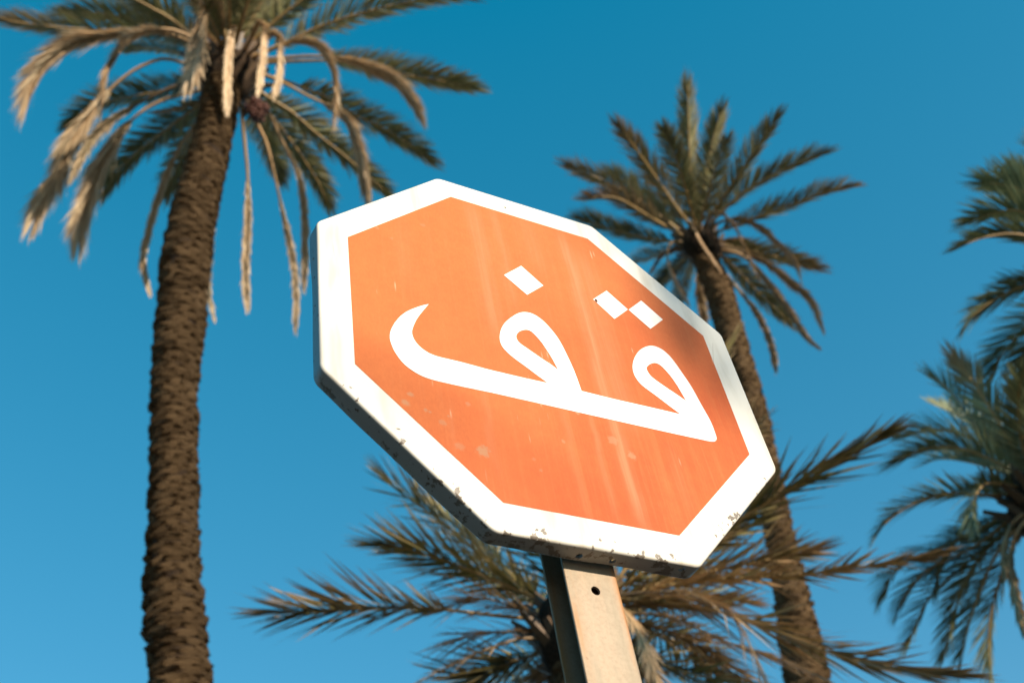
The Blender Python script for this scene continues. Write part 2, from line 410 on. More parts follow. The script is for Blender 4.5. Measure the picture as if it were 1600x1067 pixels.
BODY = [(669.5, 475.8), (660, 477.8), (648, 481.8), (636, 487), (625.5, 494.5), (616.5, 505), (610.5, 516.3), (608.7, 526), (610.2, 535), (615, 547), (622.5, 559),
        (632.3, 570.3), (645, 580), (660, 588.3), (675, 593.5), (690, 597.3), (720, 604), (750, 610.3), (778.5, 616.3), (850, 632.5), (938.5, 652.4), (1035, 674),
        (1095, 687), (1108, 689.8), (1116, 690), (1119.2, 686), (1117.5, 678.5), (1110, 659), (1095, 632), (1080, 605), (1065, 582.5), (1050, 561.5), (1038, 549.5),
        (1027.5, 543.2), (1017, 540.8), (1006.5, 543.2), (997.5, 549.5), (990.8, 560), (988.2, 570.5), (988.7, 579.5), (992.3, 589), (999, 598.5), (1008, 606.5), (1027.5, 620.8),
        (1050, 638), (1063.5, 647.8), (1020, 637.6), (990, 630.8), (960, 624), (908.2, 611.2), (902.5, 595), (895, 575.5), (884.5, 553), (875.5, 535.5), (868, 524),
        (856, 509.5), (844, 498.3), (832, 491), (820, 488.2), (809.5, 490), (799, 496), (788.5, 505), (782.5, 515.5), (780.3, 527.5), (782.5, 538), (788.5, 547),
        (802, 559.4), (820, 572.5), (838, 586), (855.3, 598.8), (820, 591.2), (790, 584.2), (760, 577), (720, 566.2), (690, 559.2), (678, 555.6), (667.5, 550.8), (657, 543.3),
        (648, 533), (643.5, 521.5), (645, 512), (651, 499), (660, 487)]
HARD = {0, 45, 49, 69}
HOLE1 = [(806.3, 527.5), (808, 521.5), (813, 517.6), (821.5, 515.8), (829, 518), (836.5, 524.7), (845.5, 535), (853, 546), (862, 560.2), (871.8, 578.5), (862, 571), (844, 559), (824.5, 545.5), (811, 535.8)]
HOLE2 = [(1009.8, 576.5), (1011.8, 572), (1017.5, 568.4), (1024.5, 567.8), (1032, 571.5), (1041, 580.5), (1050, 591.5), (1059, 605), (1071.8, 626.8), (1057.5, 617), (1039.5, 605), (1021.5, 592.3), (1014, 584.8)]
DOTS = [[(814, 416), (848.5, 446.8), (823.3, 461.2), (787, 430.3)], [(947.3, 454.8), (980.6, 484.1), (959.8, 498.9), (926.4, 468.1)], [(1001.4, 470.2), (1035.4, 499.9), (1016, 514.3), (981.8, 484.5)]]

def build_sign():
    root = tag(empty('stop_sign', (0, 0, 0)), 'faded orange octagonal stop sign with white Arabic lettering on a metal post', 'stop sign')
    panel = sign_panel(root)
    for px in ((903, 871), (957, 878), (1065, 889)):          # drain holes through the lower rim
        d = ray(px); s = (SIGN_Z - S_OUT - CAM[2]) / d[2]; q = CAM + s * d
        cut_cylinder(panel, Vector((q[0], min(max(q[1], 0.012), RIM - 0.012), SIGN_Z - S_OUT)), (0, 0, 1), 0.0052, 0.03)
    for a, zz in ((math.pi, 0.09), (math.pi, 0.045), (math.pi, -0.02)):   # and through the side rim
        cut_cylinder(panel, Vector((-S_OUT, RIM * 0.55, SIGN_Z + zz)), (1, 0, 0), 0.0026, 0.03)
    x, z = sign_xy((789.5, 324.5)); cut_cylinder(panel, Vector((x, 0, SIGN_Z + z)), (0, 1, 0), 0.0022, 0.03)
    panel.data.polygons.foreach_set('use_smooth', [True] * len(panel.data.polygons))
    md = panel.modifiers.new('edges', 'EDGE_SPLIT'); md.split_angle = math.radians(35)
    tn = math.tan(math.pi / 8)
    h = S_IN
    oc = [(h, h * tn), (h * tn, h), (-h * tn, h), (-h, h * tn), (-h, -h * tn), (-h * tn, -h), (h * tn, -h), (h, -h * tn)]
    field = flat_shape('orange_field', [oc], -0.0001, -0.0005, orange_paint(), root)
    wm, t, b = new_mat('white_lettering')
    v = objcoord(t)
    c = mixc(t, ramp(t, noi(t, v, 12, 4), 0.35, 0.8), (0.80, 0.79, 0.75), (0.72, 0.69, 0.62))
    c = mixc(t, mathn(t, 'GREATER_THAN', noi(t, v, 60, 4, 0.6), 0.735), c, (0.42, 0.41, 0.38))
    t.links.new(c, b.inputs['Base Color']); b.inputs['Roughness'].default_value = 0.45
    body = flat_shape('lettering', [smooth_loop(BODY, HARD), smooth_loop(HOLE1, {9}), smooth_loop(HOLE2, {8})], -0.0005, -0.0010, wm, root)
    for d in DOTS:
        flat_shape('letter_dot', [[sign_xy(p) for p in d]], -0.0005, -0.0010, wm, root)
    # rusted nail beside the pair of dots
    rm, t, b = new_mat('rust'); v = objcoord(t)
    t.links.new(mixc(t, noi(t, v, 300, 3), (0.025, 0.012, 0.008), (0.16, 0.05, 0.02)), b.inputs['Base Color']); b.inputs['Roughness'].default_value = 0.9
    blob = []
    for k in range(22):
        a = 2 * math.pi * k / 22
        x0, z0 = sign_xy((931.3, 470.5))
        r = 0.0042 * (0.65 + 0.9 * abs(noise.noise(Vector((math.cos(a) * 1.7, math.sin(a) * 1.7, 5)))))
        blob.append((x0 + r * math.cos(a) * 0.75, z0 + r * math.sin(a) * 1.25))
    chip = flat_shape('rust_spot', [blob], -0.0010, -0.0016, rm, root)
    # post: hollow rectangular tube with rolled corners
    pm, t, b = new_mat('galvanised_post_rusty'); v = objcoord(t)
    sx = N(t, 'ShaderNodeSeparateXYZ'); t.links.new(v, sx.inputs[0])
    n1 = noi(t, objcoord(t, (9, 9, 0.9)), 3.2, 5, 0.6); n2 = noi(t, v, 210, 5, 0.7); n3 = noi(t, v, 16, 5, 0.62)
    c = mixc(t, ramp(t, n1, 0.35, 0.68), (0.28, 0.222, 0.15), (0.38, 0.315, 0.235))
    c = mixc(t, ramp(t, n2, 0.38, 0.72, 0, 0.5), c, (0.22, 0.165, 0.11))
    edge = ramp(t, mathn(t, 'ABSOLUTE', sx.outputs[0]), 0.020, 0.045)
    rust = mathn(t, 'MULTIPLY', ramp(t, n1, 0.42, 0.62), mathn(t, 'ADD', mathn(t, 'MULTIPLY', edge, 0.8), 0.2))
    c = mixc(t, rust, c, (0.34, 0.155, 0.050))
    c = mixc(t, mathn(t, 'MULTIPLY', ramp(t, noi(t, v, 95, 5, 0.7), 0.60, 0.68), ramp(t, n3, 0.56, 0.66)), c, (0.14, 0.06, 0.025))
    t.links.new(c, b.inputs['Base Color']); b.inputs['Roughness'].default_value = 0.62; b.inputs['Metallic'].default_value = 0.15
    bump(t, b, n2, 0.35, 0.001)
    x0, x1 = -0.0600 * U, 0.0655 * U
    y0, y1 = POST_F, 0.132 * U
    # rolled steel channel, open to the left: front flange, web on the right, back flange
    tk = 0.0042
    def arc(cx, cy, rad, a0, a1, n=5):
        return [(cx + rad * math.cos(math.radians(a0 + (a1 - a0) * i / (n - 1))), cy + rad * math.sin(math.radians(a0 + (a1 - a0) * i / (n - 1)))) for i in range(n)]
    ro = 0.006
    o_ = [(x0 + .0008, y0), *arc(x1 - ro, y0 + ro, ro, -90, 0), *arc(x1 - ro, y1 - ro, ro, 0, 90), (x0 + .0008, y1), (x0, y1 - .001), (x0, y1 - tk + .001), (x0 + .0008, y1 - tk),
          *arc(x1 - ro, y1 - ro, ro - tk, 90, 0, 4), *arc(x1 - ro, y0 + ro, ro - tk, 0, -90, 4), (x0 + .0008, y0 + tk), (x0, y0 + tk - .001), (x0, y0 + .001)]
    nn = len(o_); zt, zb = SIGN_Z + 0.30, -0.3
    V = [(x, y, zb) for x, y in o_] + [(x, y, zt) for x, y in o_]
    Fs = [(i, (i + 1) % nn, nn + (i + 1) % nn, nn + i) for i in range(nn)]
    Fs.append(tuple(range(nn))[::-1]); Fs.append(tuple(nn + i for i in range(nn)))
    post = link_mesh('post', mesh_np('post', V, Fs), pm, root)
    d = ray((930.8, 922.5)); s = (POST_F - CAM[1]) / d[1]; q = CAM + s * d
    cut_cylinder(post, Vector((q[0], POST_F, q[2])), (0, 1, 0), 0.0072, 0.03)
    bm = bmesh.new()
    bmesh.ops.create_cube(bm, size=1, matrix=Matrix.Translation((q[0], POST_F + tk + 0.012, q[2])) @ Matrix.Diagonal((0.034, 0.006, 0.060, 1)))
    bmesh.ops.bevel(bm, geom=bm.edges[:], offset=0.001, segments=1)
    me = bpy.data.meshes.new('sun_blocker_plate'); bm.to_mesh(me); bm.free(); link_mesh('sun_blocker_plate', me, rm, root)  # added plate that stops sunlight coming through the bolt hole
    post['label'] = 'rust-stained grey metal post with a bolt hole'
    # brackets that hold the plate to the post, behind the plate
    for zz in (0.16, -0.20):
        bm = bmesh.new()
        bmesh.ops.create_cube(bm, size=1, matrix=Matrix.Translation((0.002, (0.0045 + POST_F - 0.0005) / 2, SIGN_Z + zz)) @ Matrix.Diagonal((0.30, POST_F - 0.0050, 0.035, 1)))
        bmesh.ops.bevel(bm, geom=bm.edges[:], offset=0.002, segments=1)
        me = bpy.data.meshes.new('bracket'); bm.to_mesh(me); bm.free()
        link_mesh('bracket', me, pm, root)
build_sign()

# ------------------------------------------------------------------ palms
def catmull(P, n):
    P = [np.asarray(p, float) for p in P]
    seg = [np.linalg.norm(P[i + 1] - P[i]) for i in range(len(P) - 1)]
    cum = np.r_[0, np.cumsum(seg)]; tot = cum[-1]
    outp = []
    for k in range(n):
        s = tot * k / (n - 1); i = min(int(np.searchsorted(cum, s, side='right') - 1), len(P) - 2)
        u = (s - cum[i]) / max(seg[i], 1e-9)
        p1, p2 = P[i], P[i + 1]
        p0 = P[i - 1] if i > 0 else 2 * p1 - p2
        p3 = P[i + 2] if i + 2 < len(P) else 2 * p2 - p1
        outp.append(0.5 * ((2 * p1) + (-p0 + p2) * u + (2 * p0 - 5 * p1 + 4 * p2 - p3) * u * u + (-p0 + 3 * p1 - 3 * p2 + p3) * u ** 3))
    return np.array(outp)
def nrm(a): return a / np.maximum(np.linalg.norm(a, axis=-1, keepdims=True), 1e-9)
Z = np.array([0, 0, 1.0])

def frame_along(Q, centre):
    T = nrm(np.gradient(Q, axis=0))
    rad = Q[-1] - centre; rad[2] = 0
    if np.linalg.norm(rad) < 0.15: rad = np.array([-FWD[0], -FWD[1], 0])
    rad = rad / np.linalg.norm(rad)
    S0 = np.cross(Z, rad)
    Nn = nrm(np.cross(T, S0)); S = nrm(np.cross(Nn, T))
    return T, S, Nn

STYLE = {   # n per side, leaflet length, width, (angle at base, at tip), V lift, droop, dryness range, bare stalk
    'g': dict(n=190, L=.50, w=.0105, mess=4, vmess=8, a=(58, 26), v=32, droop=.05, dry=(0.0, .30), bare=.16),
    'd': dict(n=280, L=.62, w=.0110, mess=4, a=(15, 17), v=-6, roll=.35, taper=.15, droop=.24, dry=(.82, 1.0), bare=.22),
    'b': dict(n=120, L=.30, w=.012, a=(24, 14), v=0, droop=.30, dry=(.60, .95), bare=.28),
}
def build_frond(palm, Q3, style, leaf_mat, centre, rib=0.030, scale=1.0, **ov):
    st = dict(STYLE[style]); st.update(ov)
    Q3 = catmull(Q3, 60)
    tot = np.linalg.norm(np.diff(Q3, axis=0), axis=1).sum()
    cut = min(.3, st['L'] * scale * (1 - st.get('taper', .32)) * .5 / tot)        # the last leaflets reach past the midrib's end
    Q = catmull(Q3[:max(8, int(round(60 * (1 - cut))))], 26)
    T, S, Nn = frame_along(Q, np.array(centre, float))
    # midrib: tapered five-sided rod, flattened, broad at the base
    m = len(Q); k = 6; V = []; Fs = []
    for i in range(m):
        u = i / (m - 1); r = rib * (1 - u) ** 0.9 * (1 + 0.9 * math.exp(-u * 14)) + 0.004
        for j in range(k):
            a = 2 * math.pi * j / k
            V.append(Q[i] + S[i] * math.cos(a) * r * 1.15 + Nn[i] * math.sin(a) * r * 0.75)
    for i in range(m - 1):
        for j in range(k): Fs.append((i * k + j, i * k + (j + 1) % k, (i + 1) * k + (j + 1) % k, (i + 1) * k + j))
    Fs.append(tuple(range(k))[::-1]); Fs.append(tuple((m - 1) * k + j for j in range(k)))
    ribmat = MAT_RIB_DRY if style == 'd' else (MAT_RIB_DARK if style == 'b' else MAT_RIB)
    fr = link_mesh('frond', mesh_np('frond', V, Fs, True), ribmat, palm)
    if style == 'd': fr['label'] = 'dry tan drooping frond'
    if style == 'b': fr['label'] = 'withered brown frond'
    # leaflets
    n = st['n']; cnt = 2 * n
    side = np.repeat([-1.0, 1.0], n)
    u = np.tile(np.linspace(st['bare'], 0.995, n), 2) + rng.normal(0, .003, cnt)
    u = np.clip(u, 0, 1)
    keep = rng.random(cnt) > st.get('gap', .05)
    u, side = u[keep], side[keep]; cnt = len(u)
    fi = u * (m - 1); i0 = np.minimum(fi.astype(int), m - 2); ff = (fi - i0)[:, None]
    B = Q[i0] * (1 - ff) + Q[i0 + 1] * ff
    Tt = nrm(T[i0] * (1 - ff) + T[i0 + 1] * ff); Ss = nrm(S[i0] * (1 - ff) + S[i0 + 1] * ff); Nt = nrm(Nn[i0] * (1 - ff) + Nn[i0 + 1] * ff)
    uu = (u - st['bare']) / (1 - st['bare'])
    prof = np.minimum(1, .45 + 2.2 * uu) * (1 - st.get('taper', .32) * np.clip((uu - .6) / .4, 0, 1) ** 1.6)
    Ln = st['L'] * scale * prof * rng.uniform(.78, 1.12, cnt)
    ang = np.radians(st['a'][0] + (st['a'][1] - st['a'][0]) * uu ** .8 + rng.normal(0, st.get('mess', 6), cnt))
    ang = ang * (1 - .72 * np.clip((uu - .86) / .14, 0, 1))
    v = np.radians(st['v'] + rng.normal(0, st.get('vmess', 14), cnt))
    lat = Ss * (side * np.cos(v))[:, None] + Nt * np.sin(v)[:, None]
    D = nrm(Tt * np.cos(ang)[:, None] + lat * np.sin(ang)[:, None])
    dr = st['droop'] * rng.uniform(.5, 1.4, cnt)
    wv = nrm(np.cross(D, Nt) * side[:, None]); roll = rng.normal(.15, st.get('roll', .22), cnt)
    wn = nrm(np.cross(wv, D))
    wv = wv * np.cos(roll)[:, None] + wn * np.sin(roll)[:, None]
    ts = np.array([0, .28, .65, 1.0]); ws = np.array([.55, 1.0, .72, 0.0])
    wd = st['w'] * scale * rng.uniform(.8, 1.25, cnt)
    rows = []
    P = B.copy(); prev = 0
    for t_, w_ in zip(ts, ws):
        Dk = nrm(D + np.array([0, 0, -1.0]) * (dr * t_)[:, None])
        P = P + Dk * (Ln * (t_ - prev))[:, None]; prev = t_
        if w_ > 0:
            rows.append(P - wv * (wd * w_)[:, None]); rows.append(P + wv * (wd * w_)[:, None])
        else: rows.append(P.copy())
    VV = np.stack(rows, 1).reshape(-1, 3)
    base = (np.arange(cnt) * 7)[:, None]
    quads = np.concatenate([base + np.array([[0, 1, 3, 2]]), base + np.array([[2, 3, 5, 4]])], 0)
    tris = base + np.array([[4, 5, 6]])
    me = bpy.data.meshes.new('leaflets')
    me.from_pydata(VV.tolist(), [], quads.tolist() + tris.tolist())
    dry0 = rng.uniform(st['dry'][0], st['dry'][1], cnt)
    tipdry = st.get('tip', .35)
    dryv = np.stack([dry0, dry0, dry0, dry0, dry0 + tipdry * .5 * rng.random(cnt), dry0 + tipdry * .5, dry0 + tipdry], 1)
    dryv = dryv + (st.get('enddry', 0) * np.clip((uu - .55) / .45, 0, 1))[:, None]
    dryv = np.clip(dryv, 0, 1).ravel()
    rv = np.repeat(rng.random(cnt), 7)
    ca = me.attributes.new('leaf', 'FLOAT_COLOR', 'POINT')
    ca.data.foreach_set('color', np.stack([dryv, rv, np.zeros_like(rv), np.ones_like(rv)], 1).astype(np.float32).ravel())
    me.update()
    lf = link_mesh('leaflets', me, leaf_mat, fr)
    lf.location = (0, 0, 0)
    lf['kind'] = 'stuff'
    return fr

def frond_3d(C, cpx, pts, L, k):
    """pixel path -> 3-D path that starts at crown point C and is about L long; k = -1 towards the viewer .. +1 away"""
    pts = [np.array(p, float) for p in pts]
    cpx = np.array(cpx, float)
    if np.linalg.norm(pts[0] - cpx) > 22: pts = [cpx + (pts[0] - cpx) * 0.12] + pts
    seg = np.array([np.linalg.norm(pts[i + 1] - pts[i]) for i in range(len(pts) - 1)]); cum = np.r_[0, np.cumsum(seg)]
    ratio = np.linalg.norm(pts[-1] - pts[0]) / cum[-1]
    c = C - CAM; sb = np.linalg.norm(c)
    d = ray(pts[-1]); b = d @ c
    r2 = (L * (0.35 + 0.65 * ratio)) ** 2 - (c @ c - b * b)
    st = b + k * math.sqrt(max(r2, 0.0))
    s0 = sb + k * 0.12
    return [CAM + ray(p) * (s0 + (st - s0) * (cu / cum[-1]) ** 1.05) for p, cu in zip(pts, cum)]

def trunk_path(rows, D, ref):
    """rows: (x, y, width) pixels from the bottom up; the trunk stands in an upright plane D metres off"""
    r = ray(ref); hz = np.array([r[0], r[1], 0]); hz /= np.linalg.norm(hz)
    out_ = []
    for x, y, w_ in rows:
        d = ray((x, y)); s = D / (d @ hz); P = CAM + s * d
        out_.append((P, w_ / 2 * ((P - CAM) @ FWD) / F_PX))
    (P0, r0), (P1, r1) = out_[0], out_[min(2, len(out_) - 1)]
    lean = (P1 - P0) / max(P1[2] - P0[2], .1)
    low = []
    for f in (1.0, .8, .6, .4, .2):
        z = P0[2] * (1 - f) - 0.15 * f
        q = P0 - lean * (P0[2] - z) * (1 - .35 * f)
        q[2] = z
        low.append((q, r0 * (1 + .10 * f + (.25 if f > .95 else 0))))
    return low + out_
def build_trunk(parent, path, mat, scales=True, pitch=.075, n_ring=11, thick=.024, individual=0, bulge=None, top_skip=0.0):
    P = np.array([p for p, r in path]); R = np.array([r for p, r in path])
    n = max(24, int(np.linalg.norm(P[-1] - P[0]) / 0.12))
    Q = catmull(P, n); zz = np.r_[0, np.cumsum(np.linalg.norm(np.diff(P, axis=0), axis=1))]
    qz = np.r_[0, np.cumsum(np.linalg.norm(np.diff(Q, axis=0), axis=1))]
    RR = np.interp(qz / qz[-1], zz / zz[-1], R)
    T = nrm(np.gradient(Q, axis=0)); k = 28; V = []; Fs = []
    X0 = nrm(np.cross(np.tile([0, 1.0, 0], (n, 1)), T)); Y0 = np.cross(T, X0)
    inset = thick * 1.5 if scales else 0.0
    for i in range(n):
        for j in range(k):
            a = 2 * math.pi * j / k
            dirv = X0[i] * math.cos(a) + Y0[i] * math.sin(a)
            q = noise.noise(Vector((math.cos(a) * 1.5, math.sin(a) * 1.5, qz[i] * 2.2))) * .05 + noise.noise(Vector((math.cos(a) * 5, math.sin(a) * 5, qz[i] * 9))) * .035
            V.append(Q[i] + dirv * (RR[i] * (1 + q) - inset))
    for i in range(n - 1):
        for j in range(k): Fs.append((i * k + j, i * k + (j + 1) % k, (i + 1) * k + (j + 1) % k, (i + 1) * k + j))
    Fs.append(tuple(range(k))[::-1]); Fs.append(tuple((n - 1) * k + j for j in range(k)))
    tr = link_mesh('trunk', mesh_np('trunk', V, Fs, True), mat, parent)
    if not scales: return tr
    # leaf scars: shallow shield-shaped wedges, proud at the upper lip
    mats = []
    rows = int(qz[-1] * (1 - top_skip) / pitch)
    variants = []
    for q in range(5):
        rr = random.Random(q * 3 + 1)
        w_ = .5; sv = []
        # outline in (x across, z up), depth y outwards
        lip = [(-w_, .02), (-.34, .30 + rr.uniform(-.06, .06)), (-.12, .46 + rr.uniform(-.05, .1)), (.12, .46 + rr.uniform(-.05, .1)), (.34, .30 + rr.uniform(-.06, .06)), (w_, .02)]
        base = [(-w_, -.02), (-.3, -.5), (0, -.62), (.3, -.5), (w_, -.02)]
        vs = [(x, 1.0 - .55 * (abs(x) / w_) ** 2 + rr.uniform(-.15, .15), z) for x, z in lip]         # proud lip 0-5
        vs += [(x, -.9, z + .22) for x, z in lip]                                                     # back of the ledge 6-11
        vs += [(x, -.35, z) for x, z in base]                                                         # lower rim 12-16
        vs += [(0, .35, -.1)]                                                                         # belly 17
        fs = [(i, i + 1, i + 7, i + 6) for i in range(5)]
        fs += [(17, i + 1, i) for i in range(5)] + [(17, 0, 12), (17, 12, 13), (17, 13, 14), (17, 14, 15), (17, 15, 16), (17, 16, 5)]
        variants.append((np.array(vs), fs))
    meshes = []
    for vs, fs in variants:
        me = mesh_np('leaf_scar', vs, fs, False); me.materials.append(MAT_SCALE); meshes.append(me)
    items = []
    for rI in range(1, rows):
        s = rI * pitch; i = int(np.searchsorted(qz, s)); i = min(i, n - 1)
        for j in range(n_ring):
            if rng.random() < .05: continue
            a = 2 * math.pi * (j + .5 * (rI % 2) + rng.normal(0, .09)) / n_ring + rI * .05
            dirv = X0[i] * math.cos(a) + Y0[i] * math.sin(a)
            tng = np.cross(dirv, T[i]) * -1
            c = Q[i] + (s - qz[i]) * T[i] + dirv * (RR[i] - thick * 1.05) + T[i] * rng.normal(0, pitch * .16)
            wsc = 2 * math.pi * RR[i] / n_ring * rng.uniform(.95, 1.45); hs = pitch * rng.uniform(.55, .85); ts = thick * rng.uniform(.45, 1.6)
            tilt = rng.normal(0, .10)
            tx = tng * math.cos(tilt) + T[i] * math.sin(tilt); tz = np.cross(dirv, tx) * -1
            if tz @ T[i] < 0: tz = -tz
            Mx = Matrix([[tx[q] * wsc, dirv[q] * ts, tz[q] * hs, c[q]] for q in range(3)] + [[0, 0, 0, 1]])
            items.append((Mx, c, dirv, rng.integers(5)))
    pick = set()
    if individual:
        sc = []
        for ii, (Mx, c, dv, vi) in enumerate(items):
            px, z = to_px(c); vd = nrm(CAM - c)
            if 0 < px[0] < 1600 and 0 < px[1] < 1067 and vd @ dv > .30: sc.append(((vd @ dv) / z, ii))
        sc.sort(reverse=True); pick = {ii for _, ii in sc[:individual]}
    VV, FF, off = [], [], 0
    for ii, (Mx, c, dv, vi) in enumerate(items):
        if ii in pick:
            link_mesh('leaf_scar', meshes[vi], None, parent, Mx)
        else:
            A = np.array(Mx); vs, fs = variants[vi]
            VV.append(vs @ A[:3, :3].T + A[:3, 3]); FF += [tuple(i + off for i in f) for f in fs]; off += len(vs)
    if VV:
        o = link_mesh('leaf_scars', mesh_np('leaf_scars', np.concatenate(VV), FF), MAT_SCALE, parent); o['kind'] = 'stuff'
    return tr

def crown_heart(parent, C, r, h, mat, seedn=0, n=46):
    """the fibrous heart of the crown with stubs of cut leaf stalks round it, one mesh"""
    V, Fs = [], []
    rr = random.Random(seedn)
    rows, k = 12, 18
    for i in range(rows + 1):
        u = i / rows; rad = r * (math.sin(math.pi * (0.12 + 0.80 * u)) ** .7)
        for j in range(k):
            a = 2 * math.pi * j / k
            q = 1 + .16 * noise.noise(Vector((math.cos(a) * 3, math.sin(a) * 3, u * 5 + seedn)))
            V.append((C[0] + math.cos(a) * rad * q, C[1] + math.sin(a) * rad * q, C[2] - h * .6 + h * u))
    for i in range(rows):
        for j in range(k): Fs.append((i * k + j, i * k + (j + 1) % k, (i + 1) * k + (j + 1) % k, (i + 1) * k + j))
    Fs.append(tuple(range(k))[::-1]); Fs.append(tuple(rows * k + j for j in range(k)))
    o = link_mesh('crown_heart', mesh_np('crown_heart', V, Fs, True), mat, parent)
    V, Fs = [], []
    for s in range(n):
        a = rr.uniform(0, 2 * math.pi); u = rr.uniform(0, .8); zb = C[2] - h * .55 + h * u
        rad = r * (math.sin(math.pi * (0.12 + 0.80 * u)) ** .7) * .9
        el = math.radians(rr.uniform(35, 68)); d = np.array([math.cos(a) * math.cos(el), math.sin(a) * math.cos(el), math.sin(el)])
        sd = np.array([-math.sin(a), math.cos(a), 0]); up = np.cross(d, sd)
        p = np.array([C[0] + math.cos(a) * rad, C[1] + math.sin(a) * rad, zb]); ln = rr.uniform(.4, 1.0) * r; o0 = len(V)
        for q, (wq, tq) in enumerate(((.16 * r, .07 * r), (.10 * r, .055 * r), (.075 * r, .04 * r))):
            c = p + d * ln * q / 2
            for sx, sy in ((-1, -1), (1, -1), (1, 1), (-1, 1)): V.append(c + sd * sx * wq + up * sy * tq)
        for q in range(2):
            for j in range(4): Fs.append((o0 + q * 4 + j, o0 + q * 4 + (j + 1) % 4, o0 + q * 4 + 4 + (j + 1) % 4, o0 + q * 4 + 4 + j))
        Fs.append((o0 + 8, o0 + 9, o0 + 10, o0 + 11))
    o2 = link_mesh('stalk_stubs', mesh_np('stalk_stubs', V, Fs), MAT_STUB, parent); o2['kind'] = 'stuff'

def palm(label, rows, D, ref, cpx, fronds, L, leaf_mat, bark, heart=(.42, 1.0), group=None, trunk_kw={}, frond_kw={}, lean=0.0):
    path = trunk_path(rows, D, ref)
    base = path[0][0].copy(); base[2] = 0
    root = tag(empty('palm_tree', tuple(base)), label, 'palm tree', group)
    r = ray(cpx); hz = ray(ref); hz = np.array([hz[0], hz[1], 0]); hz /= np.linalg.norm(hz)
    C = CAM + r * (D / (r @ hz))
    path.append((C, path[-1][1]))
    build_trunk(root, path, bark, **trunk_kw)
    crown_heart(root, C, heart[0], heart[1], MAT_FIBRE, seedn=len(fronds))
    for fr in fronds:
        style, k, pts = fr[0], fr[1], fr[2]
        if style == 'g': k = max(-.9, k + lean)
        kw = dict(frond_kw.get(style, {})); kw.update(fr[3] if len(fr) > 3 else {})
        LL = kw.pop('len', L)
        build_frond(root, frond_3d(C, cpx, pts, LL, k), style, leaf_mat, C, **kw)
    return root, C

